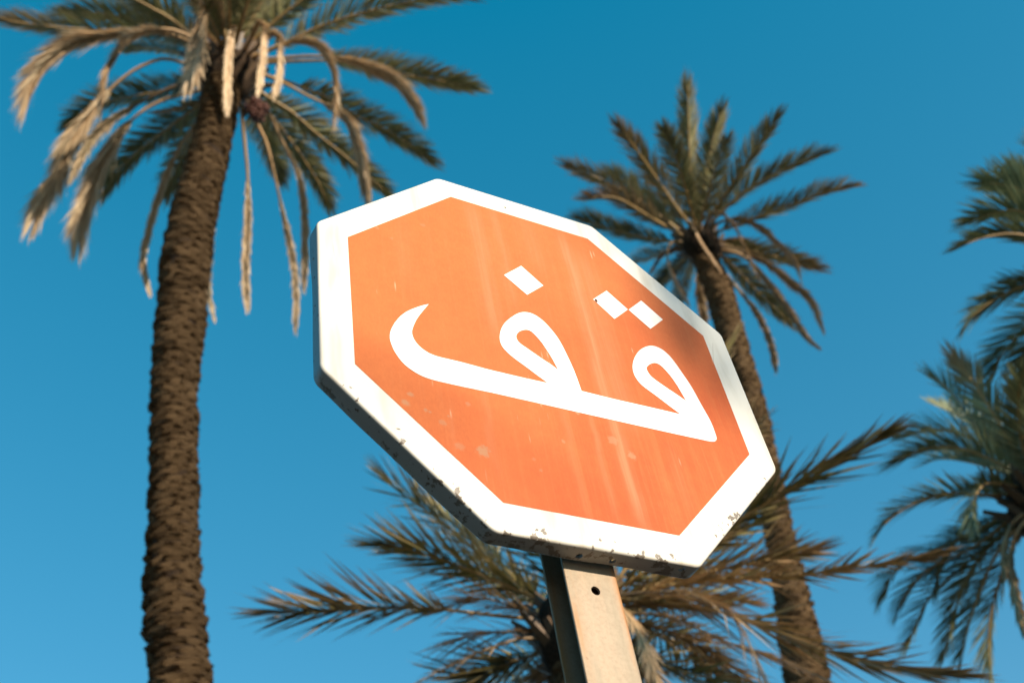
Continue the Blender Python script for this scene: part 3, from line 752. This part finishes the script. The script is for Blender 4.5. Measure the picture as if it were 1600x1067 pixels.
# --- palm on the left: tall trunk, skirt of dry fronds
rows1 = [(281, 1067, 100), (272, 960, 97), (270, 870, 84), (271, 800, 80), (272, 700, 74), (273, 600, 74), (279, 533, 78), (286, 460, 77), (291, 400, 77),
         (304, 330, 71), (319, 270, 65), (336, 200, 59), (346, 150, 58)]
F1 = [
 # green
 ('g', .4, [(320, 72), (225, 50), (150, 47), (100, 44), (50, 38), (-20, 28)], dict(enddry=.7)),
 ('g', .7, [(310, 75), (235, 42), (165, 22), (85, 20)]),
 ('g', .3, [(297, 55), (270, 32), (237, 13), (190, -12), (120, -45)]),
 ('g', -.3, [(405, 85), (450, 65), (510, 38), (580, 17), (650, 1), (720, -9), (795, -12)], dict(len=4.4)),
 ('g', .5, [(420, 98), (500, 95), (535, 97), (580, 107), (630, 117), (680, 125), (730, 135), (759, 141)], dict(bare=.38)),
 ('g', .6, [(430, 122), (505, 150), (555, 180), (592, 197), (630, 220), (662, 242), (686, 259)], dict(bare=.3)),
 ('g', .8, [(415, 150), (455, 175), (492, 207), (530, 237), (560, 262), (590, 288), (614, 312)], dict(bare=.2)),
 ('g', .8, [(412, 168), (448, 212), (475, 250), (500, 290), (518, 335)]),
 ('g', .8, [(320, 158), (295, 176), (250, 210), (212, 240), (182, 270), (154, 318)]),
 ('g', .8, [(300, 130), (240, 145), (170, 158), (125, 178), (98, 208)]),
 ('g', .9, [(325, 165), (300, 210), (275, 265), (255, 320)]),
 ('g', .9, [(395, 178), (425, 240), (444, 290)]),
 ('g', .3, [(335, 60), (318, 10), (300, -60), (270, -130)]),
 ('g', .6, [(350, 50), (350, -20), (345, -100), (325, -170)]),
 ('g', .2, [(368, 50), (378, -10), (385, -90), (380, -170)]),
 ('g', .5, [(380, 55), (412, -5), (440, -80), (455, -150)]),
 ('g', .4, [(395, 65), (440, 25), (485, -10), (540, -60), (600, -100)]),
 ('g', .8, [(390, 60), (430, 10), (465, -40), (510, -110)]),
 ('g', .8, [(320, 92), (275, 82), (225, 75), (180, 82)], dict(L=.28)),
 ('g', -.5, [(340, 55), (310, 0), (255, -50), (190, -90)]),
 ('g', -.6, [(375, 45), (395, -20), (430, -100), (480, -180)]),
 ('g', -.7, [(358, 40), (355, -40), (335, -130), (300, -200)]),
 # dry
 ('d', -.6, [(335, 75), (295, 57), (262, 46), (207, 49), (150, 57), (112, 69), (70, 98), (46, 138), (40, 176)], dict(bare=.40)),
 ('d', -.8, [(335, 82), (295, 65), (250, 49), (212, 55), (185, 80), (168, 108), (160, 140), (158, 178)], dict(bare=.34, L=.46)),
 ('d', -.5, [(320, 110), (262, 92), (225, 102), (195, 120), (165, 148), (135, 188), (112, 220), (98, 255), (68, 308), (47, 360)], dict(bare=.45)),
 ('b', .2, [(320, 125), (288, 130), (250, 145), (212, 165), (175, 187), (150, 210), (130, 240), (108, 285)], dict(bare=.5)),
 ('d', -.4, [(322, 138), (270, 152), (232, 168), (200, 194), (168, 240), (146, 285), (130, 330), (122, 388)], dict(bare=.46)),
 ('d', -.5, [(330, 165), (300, 202), (280, 232), (258, 280), (238, 340), (225, 395), (226, 425), (236, 462)], dict(bare=.3, L=.22)),
 ('d', -.9, [(350, 60), (340, 22), (328, 12), (315, 45), (305, 90), (295, 136)]),
 ('d', -.9, [(362, 70), (366, 42), (361, 60), (357, 105), (355, 178)], dict(L=.22)),
 ('d', -.9, [(385, 75), (402, 38), (411, 45), (412, 85), (408, 115), (403, 145)], dict(L=.22)),
 ('d', -.8, [(395, 80), (420, 55), (434, 60), (438, 90), (436, 120), (427, 152)], dict(L=.26)),
 ('d', -.7, [(400, 88), (450, 68), (478, 65), (498, 75), (514, 97), (522, 125), (524, 155), (521, 196)], dict(bare=.38, L=.46)),
 ('d', -.5, [(400, 95), (440, 91), (490, 88), (535, 92), (570, 102), (605, 117), (630, 140), (648, 163), (656, 193)], dict(bare=.50, L=.46)),
 ('d', -.6, [(405, 115), (447, 132), (480, 150), (508, 163), (535, 180), (550, 207), (560, 232), (568, 270), (576, 318)], dict(L=.46, bare=.48)),
 ('d', -.4, [(375, 150), (379, 190), (383, 232), (387, 277), (387, 345), (384, 420), (387, 487)], dict(bare=.45, L=.24)),
 ('d', -.4, [(388, 155), (400, 190), (415, 221), (428, 270), (439, 319), (452, 375), (462, 439), (462, 515)], dict(bare=.5, L=.22)),
 ('d', -.3, [(400, 150), (422, 180), (441, 221), (464, 266), (475, 322), (477, 382), (475, 455)], dict(bare=.4, L=.24)),
 ('b', .3, [(325, 152), (300, 162), (265, 172), (230, 176)], dict(len=1.6, L=.12)),
 ('b', .8, [(398, 160), (415, 200), (430, 245), (438, 285)]),
 ('d', -.2, [(352, 80), (340, 70), (330, 60), (318, 40)], dict(len=1.5, L=.1)),
 ('b', .9, [(340, 300), (330, 380), (326, 450), (336, 503)], dict(len=2.2, L=.16, bare=.55)),
]
palm1, C1 = palm('tall palm with thick scaly trunk and a skirt of dry tan drooping fronds', rows1, 8.6, (280, 560), (356, 105), F1, 3.5, MAT_LEAF1, MAT_BARK1, lean=-.35,
                 heart=(.44, 1.15), trunk_kw=dict(individual=300, pitch=.078, n_ring=9, thick=.038), frond_kw={'g': dict(rib=.026), 'd': dict(rib=.026)})
# fruit bunch under its crown
def fruit_bunch(parent, C, r, n):
    V, Fs = [], []
    bm = bmesh.new(); bmesh.ops.create_icosphere(bm, subdivisions=1, radius=1)
    sv = np.array([v.co[:] for v in bm.verts]); sf = [tuple(v.index for v in f.verts) for f in bm.faces]; bm.free()
    for i in range(n):
        d = nrm(rng.normal(0, 1, 3)); p = np.array(C) + d * r * rng.uniform(.2, 1.0) * np.array([1, 1, .9]); q = rng.uniform(.018, .03)
        o0 = len(V); V += list(sv * q + p); Fs += [tuple(x + o0 for x in f) for f in sf]
    o = link_mesh('fruit_bunch', mesh_np('fruit_bunch', V, Fs, True), MAT_FRUIT, parent); o['label'] = 'maroon date bunch'
    o['kind'] = 'stuff'
fruit_bunch(palm1, CAM + ray((400, 172)) * (np.linalg.norm(C1 - CAM) - .75), .19, 260)

# --- palm behind the sign, right of it: leaning trunk
rows2 = [(1262, 1067, 76), (1246, 981, 66), (1237, 928, 58), (1223, 862, 50), (1212, 810, 48), (1190, 700, 47), (1168, 610, 46), (1142, 522, 45), (1122, 452, 45), (1104, 410, 40)]
F2 = [
 ('g', .5, [(1088, 350), (1079, 280), (1076, 200), (1074, 116)]),
 ('g', .1, [(1102, 355), (1122, 320), (1160, 264), (1197, 208), (1222, 172)]),
 ('g', .1, [(1115, 345), (1160, 301), (1225, 264), (1265, 247), (1302, 234)]),
 ('g', -.1, [(1115, 365), (1169, 344), (1235, 320), (1291, 299), (1345, 290)], dict(enddry=.6)),
 ('g', -.3, [(1080, 355), (1057, 325), (1019, 269), (986, 222), (960, 186)], dict(dry=(.1, .6), enddry=.4)),
 ('g', .2, [(1070, 367), (1000, 315), (944, 283), (873, 254)], dict(enddry=.6)),
 ('g', .5, [(1075, 362), (1033, 330), (982, 287), (940, 263)]),
 ('g', -.3, [(1071, 372), (1015, 339), (968, 311), (935, 308), (904, 309)], dict(dry=(.3, .9), enddry=.5)),
 ('g', .3, [(1076, 381), (1024, 374), (968, 362), (916, 344), (892, 340)]),
 ('g', -.5, [(1085, 348), (1066, 278), (1047, 226), (1032, 190)], dict(v=8)),
 ('g', .3, [(1092, 348), (1104, 264), (1118, 203), (1130, 165)]),
 ('g', -.6, [(1094, 353), (1111, 287), (1127, 240), (1137, 209)], dict(v=6)),
 ('g', .5, [(1122, 381), (1188, 395), (1235, 407), (1290, 422)], dict(enddry=.5)),
 ('g', .6, [(1122, 395), (1145, 415), (1179, 451), (1215, 485), (1245, 512)]),
 ('g', .7, [(1083, 388), (1057, 419), (1029, 447)]),
 ('g', .8, [(1086, 395), (1070, 435), (1061, 475)]),
 ('g', .7, [(1080, 384), (1030, 398), (985, 412)]),
 ('g', .8, [(1080, 392), (1045, 430), (1010, 470)]),
 ('b', -.5, [(1108, 340), (1124, 332), (1146, 353), (1165, 390), (1179, 423), (1189, 437)]),
 ('b', -.3, [(1115, 352), (1150, 342), (1183, 353), (1216, 381), (1240, 409), (1252, 440)]),
 ('b', -.1, [(1115, 382), (1188, 405), (1230, 437), (1263, 465), (1286, 515)]),
 ('d', -.2, [(1110, 388), (1160, 400), (1197, 437), (1230, 480), (1258, 522), (1278, 541)], dict(L=.22)),
 ('d', .0, [(1108, 395), (1141, 437), (1179, 484), (1202, 531), (1212, 578)], dict(L=.2, bare=.4)),
 ('d', -.6, [(1075, 382), (1052, 378), (1043, 392), (1045, 415), (1057, 445), (1077, 477)], dict(L=.18)),
 ('d', -.3, [(1072, 388), (1040, 395), (1015, 425)], dict(len=1.6, L=.16)),
 ('d', -.8, [(1078, 345), (1094, 376), (1110, 400), (1127, 425)], dict(len=1.8, L=.08)),
 ('b', .5, [(1090, 400), (1092, 430), (1094, 456), (1101, 505)], dict(len=1.8)),
 ('b', .2, [(1115, 378), (1150, 378), (1185, 388)], dict(len=1.5)),
]
palm2, C2 = palm('slim leaning palm whose brown trunk rises behind the right of the sign', rows2, 12.0, (1180, 700), (1092, 378), F2, 2.9, MAT_LEAF2, MAT_BARK2, lean=-.35,
                 heart=(.30, .8), trunk_kw=dict(pitch=.095, n_ring=9, thick=.03),
                 frond_kw={'g': dict(L=.42, rib=.022, tip=.40, a=(46, 28), n=140, w=.0095, taper=.25), 'b': dict(rib=.026, L=.30, w=.01), 'd': dict(rib=.028)})

# --- low palm close behind the sign and its post
rows3 = [(925, 1250, 120), (915, 1150, 112), (908, 1067, 105), (902, 1010, 90)]
P3 = dict(enddry=.25)
F3 = [
 ('g', .0, [(842, 968), (773, 961), (704, 953), (652, 949), (566, 949), (498, 954), (429, 956), (390, 957)], dict(bare=.42, tip=.9, dry=(.1, .5), a=(45, 28))),
 ('g', .1, [(852, 941), (773, 906), (704, 879), (652, 862), (601, 851), (562, 853)], dict(n=110)),
 ('g', .4, [(842, 934), (756, 872), (687, 813), (635, 776), (585, 733)], dict(n=80)),
 ('g', .7, [(850, 935), (790, 890), (740, 845), (690, 800), (655, 775)]),
 ('b', -.2, [(855, 972), (807, 948), (745, 934), (690, 945)], dict(len=1.4, gap=.4)),
 ('b', -.1, [(860, 985), (811, 986), (756, 990), (714, 999), (676, 1008)], dict(len=1.6, gap=.5)),
 ('b', -.3, [(855, 995), (807, 999), (745, 1020), (704, 1040), (656, 1063), (620, 1085)], dict(gap=.5, L=.30)),
 ('g', .0, [(850, 1015), (790, 1037), (756, 1054), (731, 1066), (690, 1100)], dict(bare=.4)),
 ('g', .0, [(930, 940), (1050, 870), (1166, 806), (1219, 771), (1262, 749), (1315, 718), (1359, 692), (1407, 666)], dict(tip=.6, n=95, a=(38, 16))),
 ('g', -.2, [(940, 950), (1000, 925), (1087, 908), (1175, 903), (1262, 897), (1350, 884), (1437, 872), (1490, 856)], dict(dry=(.15, .8), tip=.8, a=(32, 16), L=.28)),
 ('g', -.2, [(945, 940), (1010, 937), (1087, 946), (1175, 972), (1262, 1008), (1350, 1033), (1437, 1050), (1530, 1056)], dict(dry=(.1, .6), tip=.8, a=(36, 16))),
 ('b', -.4, [(950, 935), (1050, 925), (1131, 950), (1166, 994), (1197, 1070)], dict(gap=.25)),
 ('d', -.6, [(945, 940), (975, 955), (1000, 990), (1017, 1037), (1034, 1075)], dict(gap=.3, L=.25)),
 ('g', .3, [(940, 950), (1050, 905), (1150, 885), (1220, 870), (1290, 858)], dict(dry=(.2, .8), tip=.7)),
 ('b', -.3, [(950, 960), (1044, 963), (1130, 1000), (1219, 1029), (1300, 1062)], dict(gap=.15, L=.34)),
 ('g', .4, [(935, 955), (1010, 925), (1066, 882), (1144, 836), (1215, 804)], dict(a=(40, 18))),
 ('g', .7, [(915, 950), (980, 830), (1050, 690), (1105, 595), (1152, 520)], dict(a=(26, 8))),
 ('g', .4, [(925, 950), (1010, 850), (1095, 745), (1155, 685), (1196, 664)], dict(a=(62, 42), tip=.2, dry=(.2, .6), len=2.5)),
 ('g', .5, [(895, 940), (880, 820), (870, 700), (880, 590)]),
 ('g', -.5, [(885, 950), (840, 850), (790, 760), (760, 700)]),
 ('g', .8, [(880, 975), (820, 930), (770, 905), (730, 900)]),
 ('g', .8, [(940, 970), (1010, 950), (1080, 935), (1150, 940)]),
 ('g', .8, [(880, 1000), (840, 1020), (800, 1065), (770, 1100)]),
 ('g', .6, [(945, 985), (1010, 985), (1070, 1010), (1130, 1060)]),
 ('b', .0, [(940, 960), (990, 945), (1060, 938), (1130, 935), (1180, 940)], dict(gap=.2)),
 ('b', .2, [(940, 970), (1000, 975), (1080, 1000), (1150, 1055), (1190, 1090)], dict(gap=.2)),
 ('b', .4, [(885, 1000), (860, 1030), (835, 1075)], dict(len=1.5)),
 ('b', .2, [(940, 990), (985, 1020), (1030, 1075)], dict(len=2.0)),
 ('g', -.3, [(945, 1000), (1040, 1040), (1120, 1080), (1200, 1140)]),
]
palm3, C3 = palm('low bushy palm with spiky dark fronds spreading behind the sign post', rows3, 6.6, (905, 985), (903, 975), F3, 2.9, MAT_LEAF3, MAT_BARK2,
                 heart=(.30, .75), trunk_kw=dict(pitch=.09, n_ring=9, thick=.03),
                 frond_kw={'g': dict(taper=.45, L=.50, rib=.014, n=92, w=.0095, a=(46, 26), tip=.55, v=10, vmess=22, mess=6, roll=.4, droop=.0, dry=(0, .18)), 'b': dict(rib=.012, L=.42, n=64, w=.0065, a=(30, 20), mess=11), 'd': dict(rib=.014, n=60, w=.007, L=.4)})

# --- palm at the right, blue-green, arching fronds
rows4 = [(1800, 1250, 80), (1740, 1067, 74), (1700, 980, 70), (1665, 900, 66), (1640, 845, 62)]
F4 = [
 ('g', .0, [(1597, 745), (1538, 713), (1488, 698), (1439, 703), (1380, 730)], dict(droop=.25)),
 ('g', .3, [(1590, 735), (1513, 683), (1459, 671), (1397, 683)], dict(droop=.2)),
 ('g', .6, [(1600, 752), (1553, 733), (1503, 720), (1464, 718), (1432, 731)]),
 ('g', .4, [(1600, 742), (1567, 703), (1513, 649), (1478, 604), (1440, 579)]),
 ('g', .2, [(1605, 740), (1577, 688), (1538, 624), (1508, 580), (1482, 548)], dict(enddry=.9)),
 ('g', .7, [(1600, 747), (1538, 678), (1488, 644), (1452, 626)]),
 ('g', -.3, [(1608, 735), (1592, 660), (1594, 600), (1612, 555)], dict(v=8)),
 ('g', -.4, [(1620, 735), (1625, 660), (1640, 600), (1670, 540)]),
 ('g', -.2, [(1600, 772), (1538, 773), (1488, 770), (1439, 782), (1389, 812), (1363, 848)], dict(droop=.3)),
 ('g', -.4, [(1605, 765), (1557, 755), (1533, 760), (1521, 787), (1524, 830)], dict(droop=.35)),
 ('g', .3, [(1605, 785), (1538, 822), (1498, 842), (1469, 886), (1462, 938)], dict(droop=.3)),
 ('g', .5, [(1610, 790), (1528, 832), (1478, 852), (1404, 886), (1370, 946)], dict(droop=.3)),
 ('g', .2, [(1605, 790), (1528, 850), (1450, 890), (1415, 930), (1398, 968)], dict(droop=.3)),
 ('g', .5, [(1605, 800), (1510, 880), (1455, 930), (1425, 990), (1414, 1018)]),
 ('g', .4, [(1605, 800), (1540, 860), (1500, 930), (1480, 1000), (1467, 1038)]),
 ('g', .1, [(1608, 805), (1560, 860), (1525, 940), (1505, 1010), (1500, 1054)]),
 ('g', .3, [(1610, 810), (1575, 870), (1550, 950), (1545, 1010), (1550, 1068)]),
 ('g', .6, [(1608, 805), (1550, 850), (1510, 900), (1480, 960)]),
 ('d', -.5, [(1612, 800), (1590, 830), (1578, 870), (1582, 910), (1598, 988)], dict(L=.2)),
 ('d', -.6, [(1610, 795), (1580, 820), (1568, 860), (1570, 900)], dict(L=.16, len=1.8)),
 ('g', .2, [(1640, 740), (1700, 690), (1770, 660), (1840, 680)]),
 ('g', -.2, [(1640, 760), (1720, 740), (1800, 760), (1850, 830)]),
 ('g', .5, [(1640, 790), (1700, 820), (1750, 890), (1770, 970)]),
 ('g', -.5, [(1635, 800), (1670, 850), (1700, 930), (1710, 1010)]),
 ('g', .1, [(1630, 740), (1680, 650), (1740, 590), (1810, 570)]),
]
palm4, C4 = palm('blue-green palm with arching feathery fronds and hanging orange stalks', rows4, 9.8, (1640, 845), (1622, 775), F4, 2.9, MAT_LEAF4, MAT_BARK2, lean=-.1,
                 heart=(.30, .8), trunk_kw=dict(pitch=.09, n_ring=9, thick=.02),
                 frond_kw={'g': dict(L=.38, rib=.018, n=100, w=.0085, mess=4, a=(48, 24), tip=.2, dry=(0, .2)), 'd': dict(rib=.024)})

# --- taller palm at the right edge: only its fronds reach into view
rows5 = [(2050, 1250, 80), (1950, 1000, 74), (1870, 780, 68), (1800, 580, 60), (1770, 500, 56)]
F5 = [
 ('g', .2, [(1690, 360), (1600, 300), (1560, 288), (1519, 283)]),
 ('g', .4, [(1700, 350), (1620, 290), (1580, 272), (1552, 268)]),
 ('g', .0, [(1690, 380), (1600, 332), (1551, 334), (1498, 353)], dict(droop=.15)),
 ('g', -.2, [(1690, 400), (1600, 368), (1543, 370), (1483, 392)], dict(a=(30, 12))),
 ('g', .0, [(1690, 430), (1620, 440), (1565, 462), (1522, 492), (1506, 520)], dict(droop=.5)),
 ('g', .5, [(1695, 450), (1625, 490), (1590, 525), (1562, 560), (1543, 605)]),
 ('g', .2, [(1700, 460), (1640, 510), (1605, 560), (1590, 620)]),
 ('g', .5, [(1720, 390), (1690, 310), (1640, 240), (1620, 200)]),
 ('g', -.3, [(1740, 380), (1760, 290), (1800, 220), (1850, 180)]),
 ('g', .2, [(1770, 400), (1850, 350), (1930, 340), (2000, 380)]),
 ('g', -.2, [(1770, 430), (1850, 430), (1920, 470), (1960, 540)]),
 ('g', .5, [(1760, 450), (1800, 500), (1840, 570), (1850, 640)]),
 ('g', .3, [(1730, 460), (1710, 530), (1700, 600), (1700, 660)]),
]
palm5, C5 = palm('palm mostly out of view whose fronds hang above the blue-green palm', rows5, 9.4, (1800, 580), (1735, 420), F5, 2.9, MAT_LEAF4, MAT_BARK2, lean=-.3,
                 heart=(.30, .8), trunk_kw=dict(pitch=.09, n_ring=9, thick=.02),
                 frond_kw={'g': dict(L=.42, rib=.018, n=110, w=.010, mess=4, a=(55, 28), tip=.1, dry=(0, .15))})

# --- palms across the street, behind the photographer: their fronds throw the soft shade on the sign
def shade_palm(label, t, off, fronds, others):
    """crown stands on the sun's side of the sign, t metres off; off and fronds are metres across and up as the sun sees them"""
    ex = np.array([math.cos(SUN_AZ), math.sin(SUN_AZ), 0]); ez = np.cross(ex, -SUN); ez = -ez if ez[2] < 0 else ez
    O = np.array([0, 0, SIGN_Z]) + SUN * t
    at = lambda x, z, d=0: O + ex * x + ez * z + SUN * d
    C = at(*off)
    base = C.copy(); base[2] = 0; base = base + ex * .4
    root = tag(empty('palm_tree', tuple(base)), label, 'palm tree')
    path = [(np.array([base[0], base[1], -0.15]), .32), (base * .6 + C * .4, .26), (base * .3 + C * .7, .24), (C, .24)]
    build_trunk(root, path, MAT_BARK2, scales=False)
    crown_heart(root, C, .3, .8, MAT_BARK2, 3)
    for pts, kw in fronds:
        build_frond(root, [C] + [at(*p) for p in pts], 'g', MAT_LEAF1, C, **kw)
    for a, el in others:
        d = ex * math.cos(a) + SUN * np.array([1, 1, 0]) * math.sin(a); d[2] = 0; d = d / np.linalg.norm(d)
        P = [C, C + d * .9 + Z * .9 * el, C + d * 1.9 + Z * (1.3 * el), C + d * 2.7 + Z * (1.0 * el - .3), C + d * 3.2 + Z * (.4 * el - .8)]
        build_frond(root, P, 'g', MAT_LEAF1, C)
shade_palm('palm across the street whose frond shades the right of the sign', 17, (2.9, .9, 0),
           [([(2.2, 1.25), (1.2, 1.0), (.55, .58), (.36, .22), (.36, -.08)], dict(L=.34, n=300, w=.027)),
            ([(2.2, 1.15, .3), (1.3, .85, .4), (.58, .44, .5), (.34, .20, .5), (.24, .10, .5)], dict(L=.26, n=260, w=.027)),
            ([(2.2, 1.3, -.3), (1.3, 1.15, -.4), (.60, .72, -.5), (.26, .44, -.5), (.14, .34, -.5)], dict(L=.26, n=260, w=.027)),
            ([(2.2, 1.2, -.6), (1.3, 1.0, -.8), (.62, .62, -.8), (.34, .30, -.8), (.28, .10, -.8)], dict(L=.28, n=260, w=.027)),
            ([(2.2, 1.1), (1.3, .7), (.72, .35), (.42, .0)], dict(L=.30, n=260, w=.027))],
           [(0.2, 1), (0.9, .8), (1.6, 1), (-.5, .6), (-1.1, 1)])
shade_palm('palm across the street whose frond shades the lower left of the sign', 15, (-3.0, .4, 0),
           [([(-2.2, .5), (-1.2, .35), (-.60, .0), (-.31, -.15), (-.12, -.26), (.02, -.36)], dict(L=.16, n=150, w=.012))],
           [(2.6, 1), (3.2, .8), (3.9, 1), (2.0, .7)])
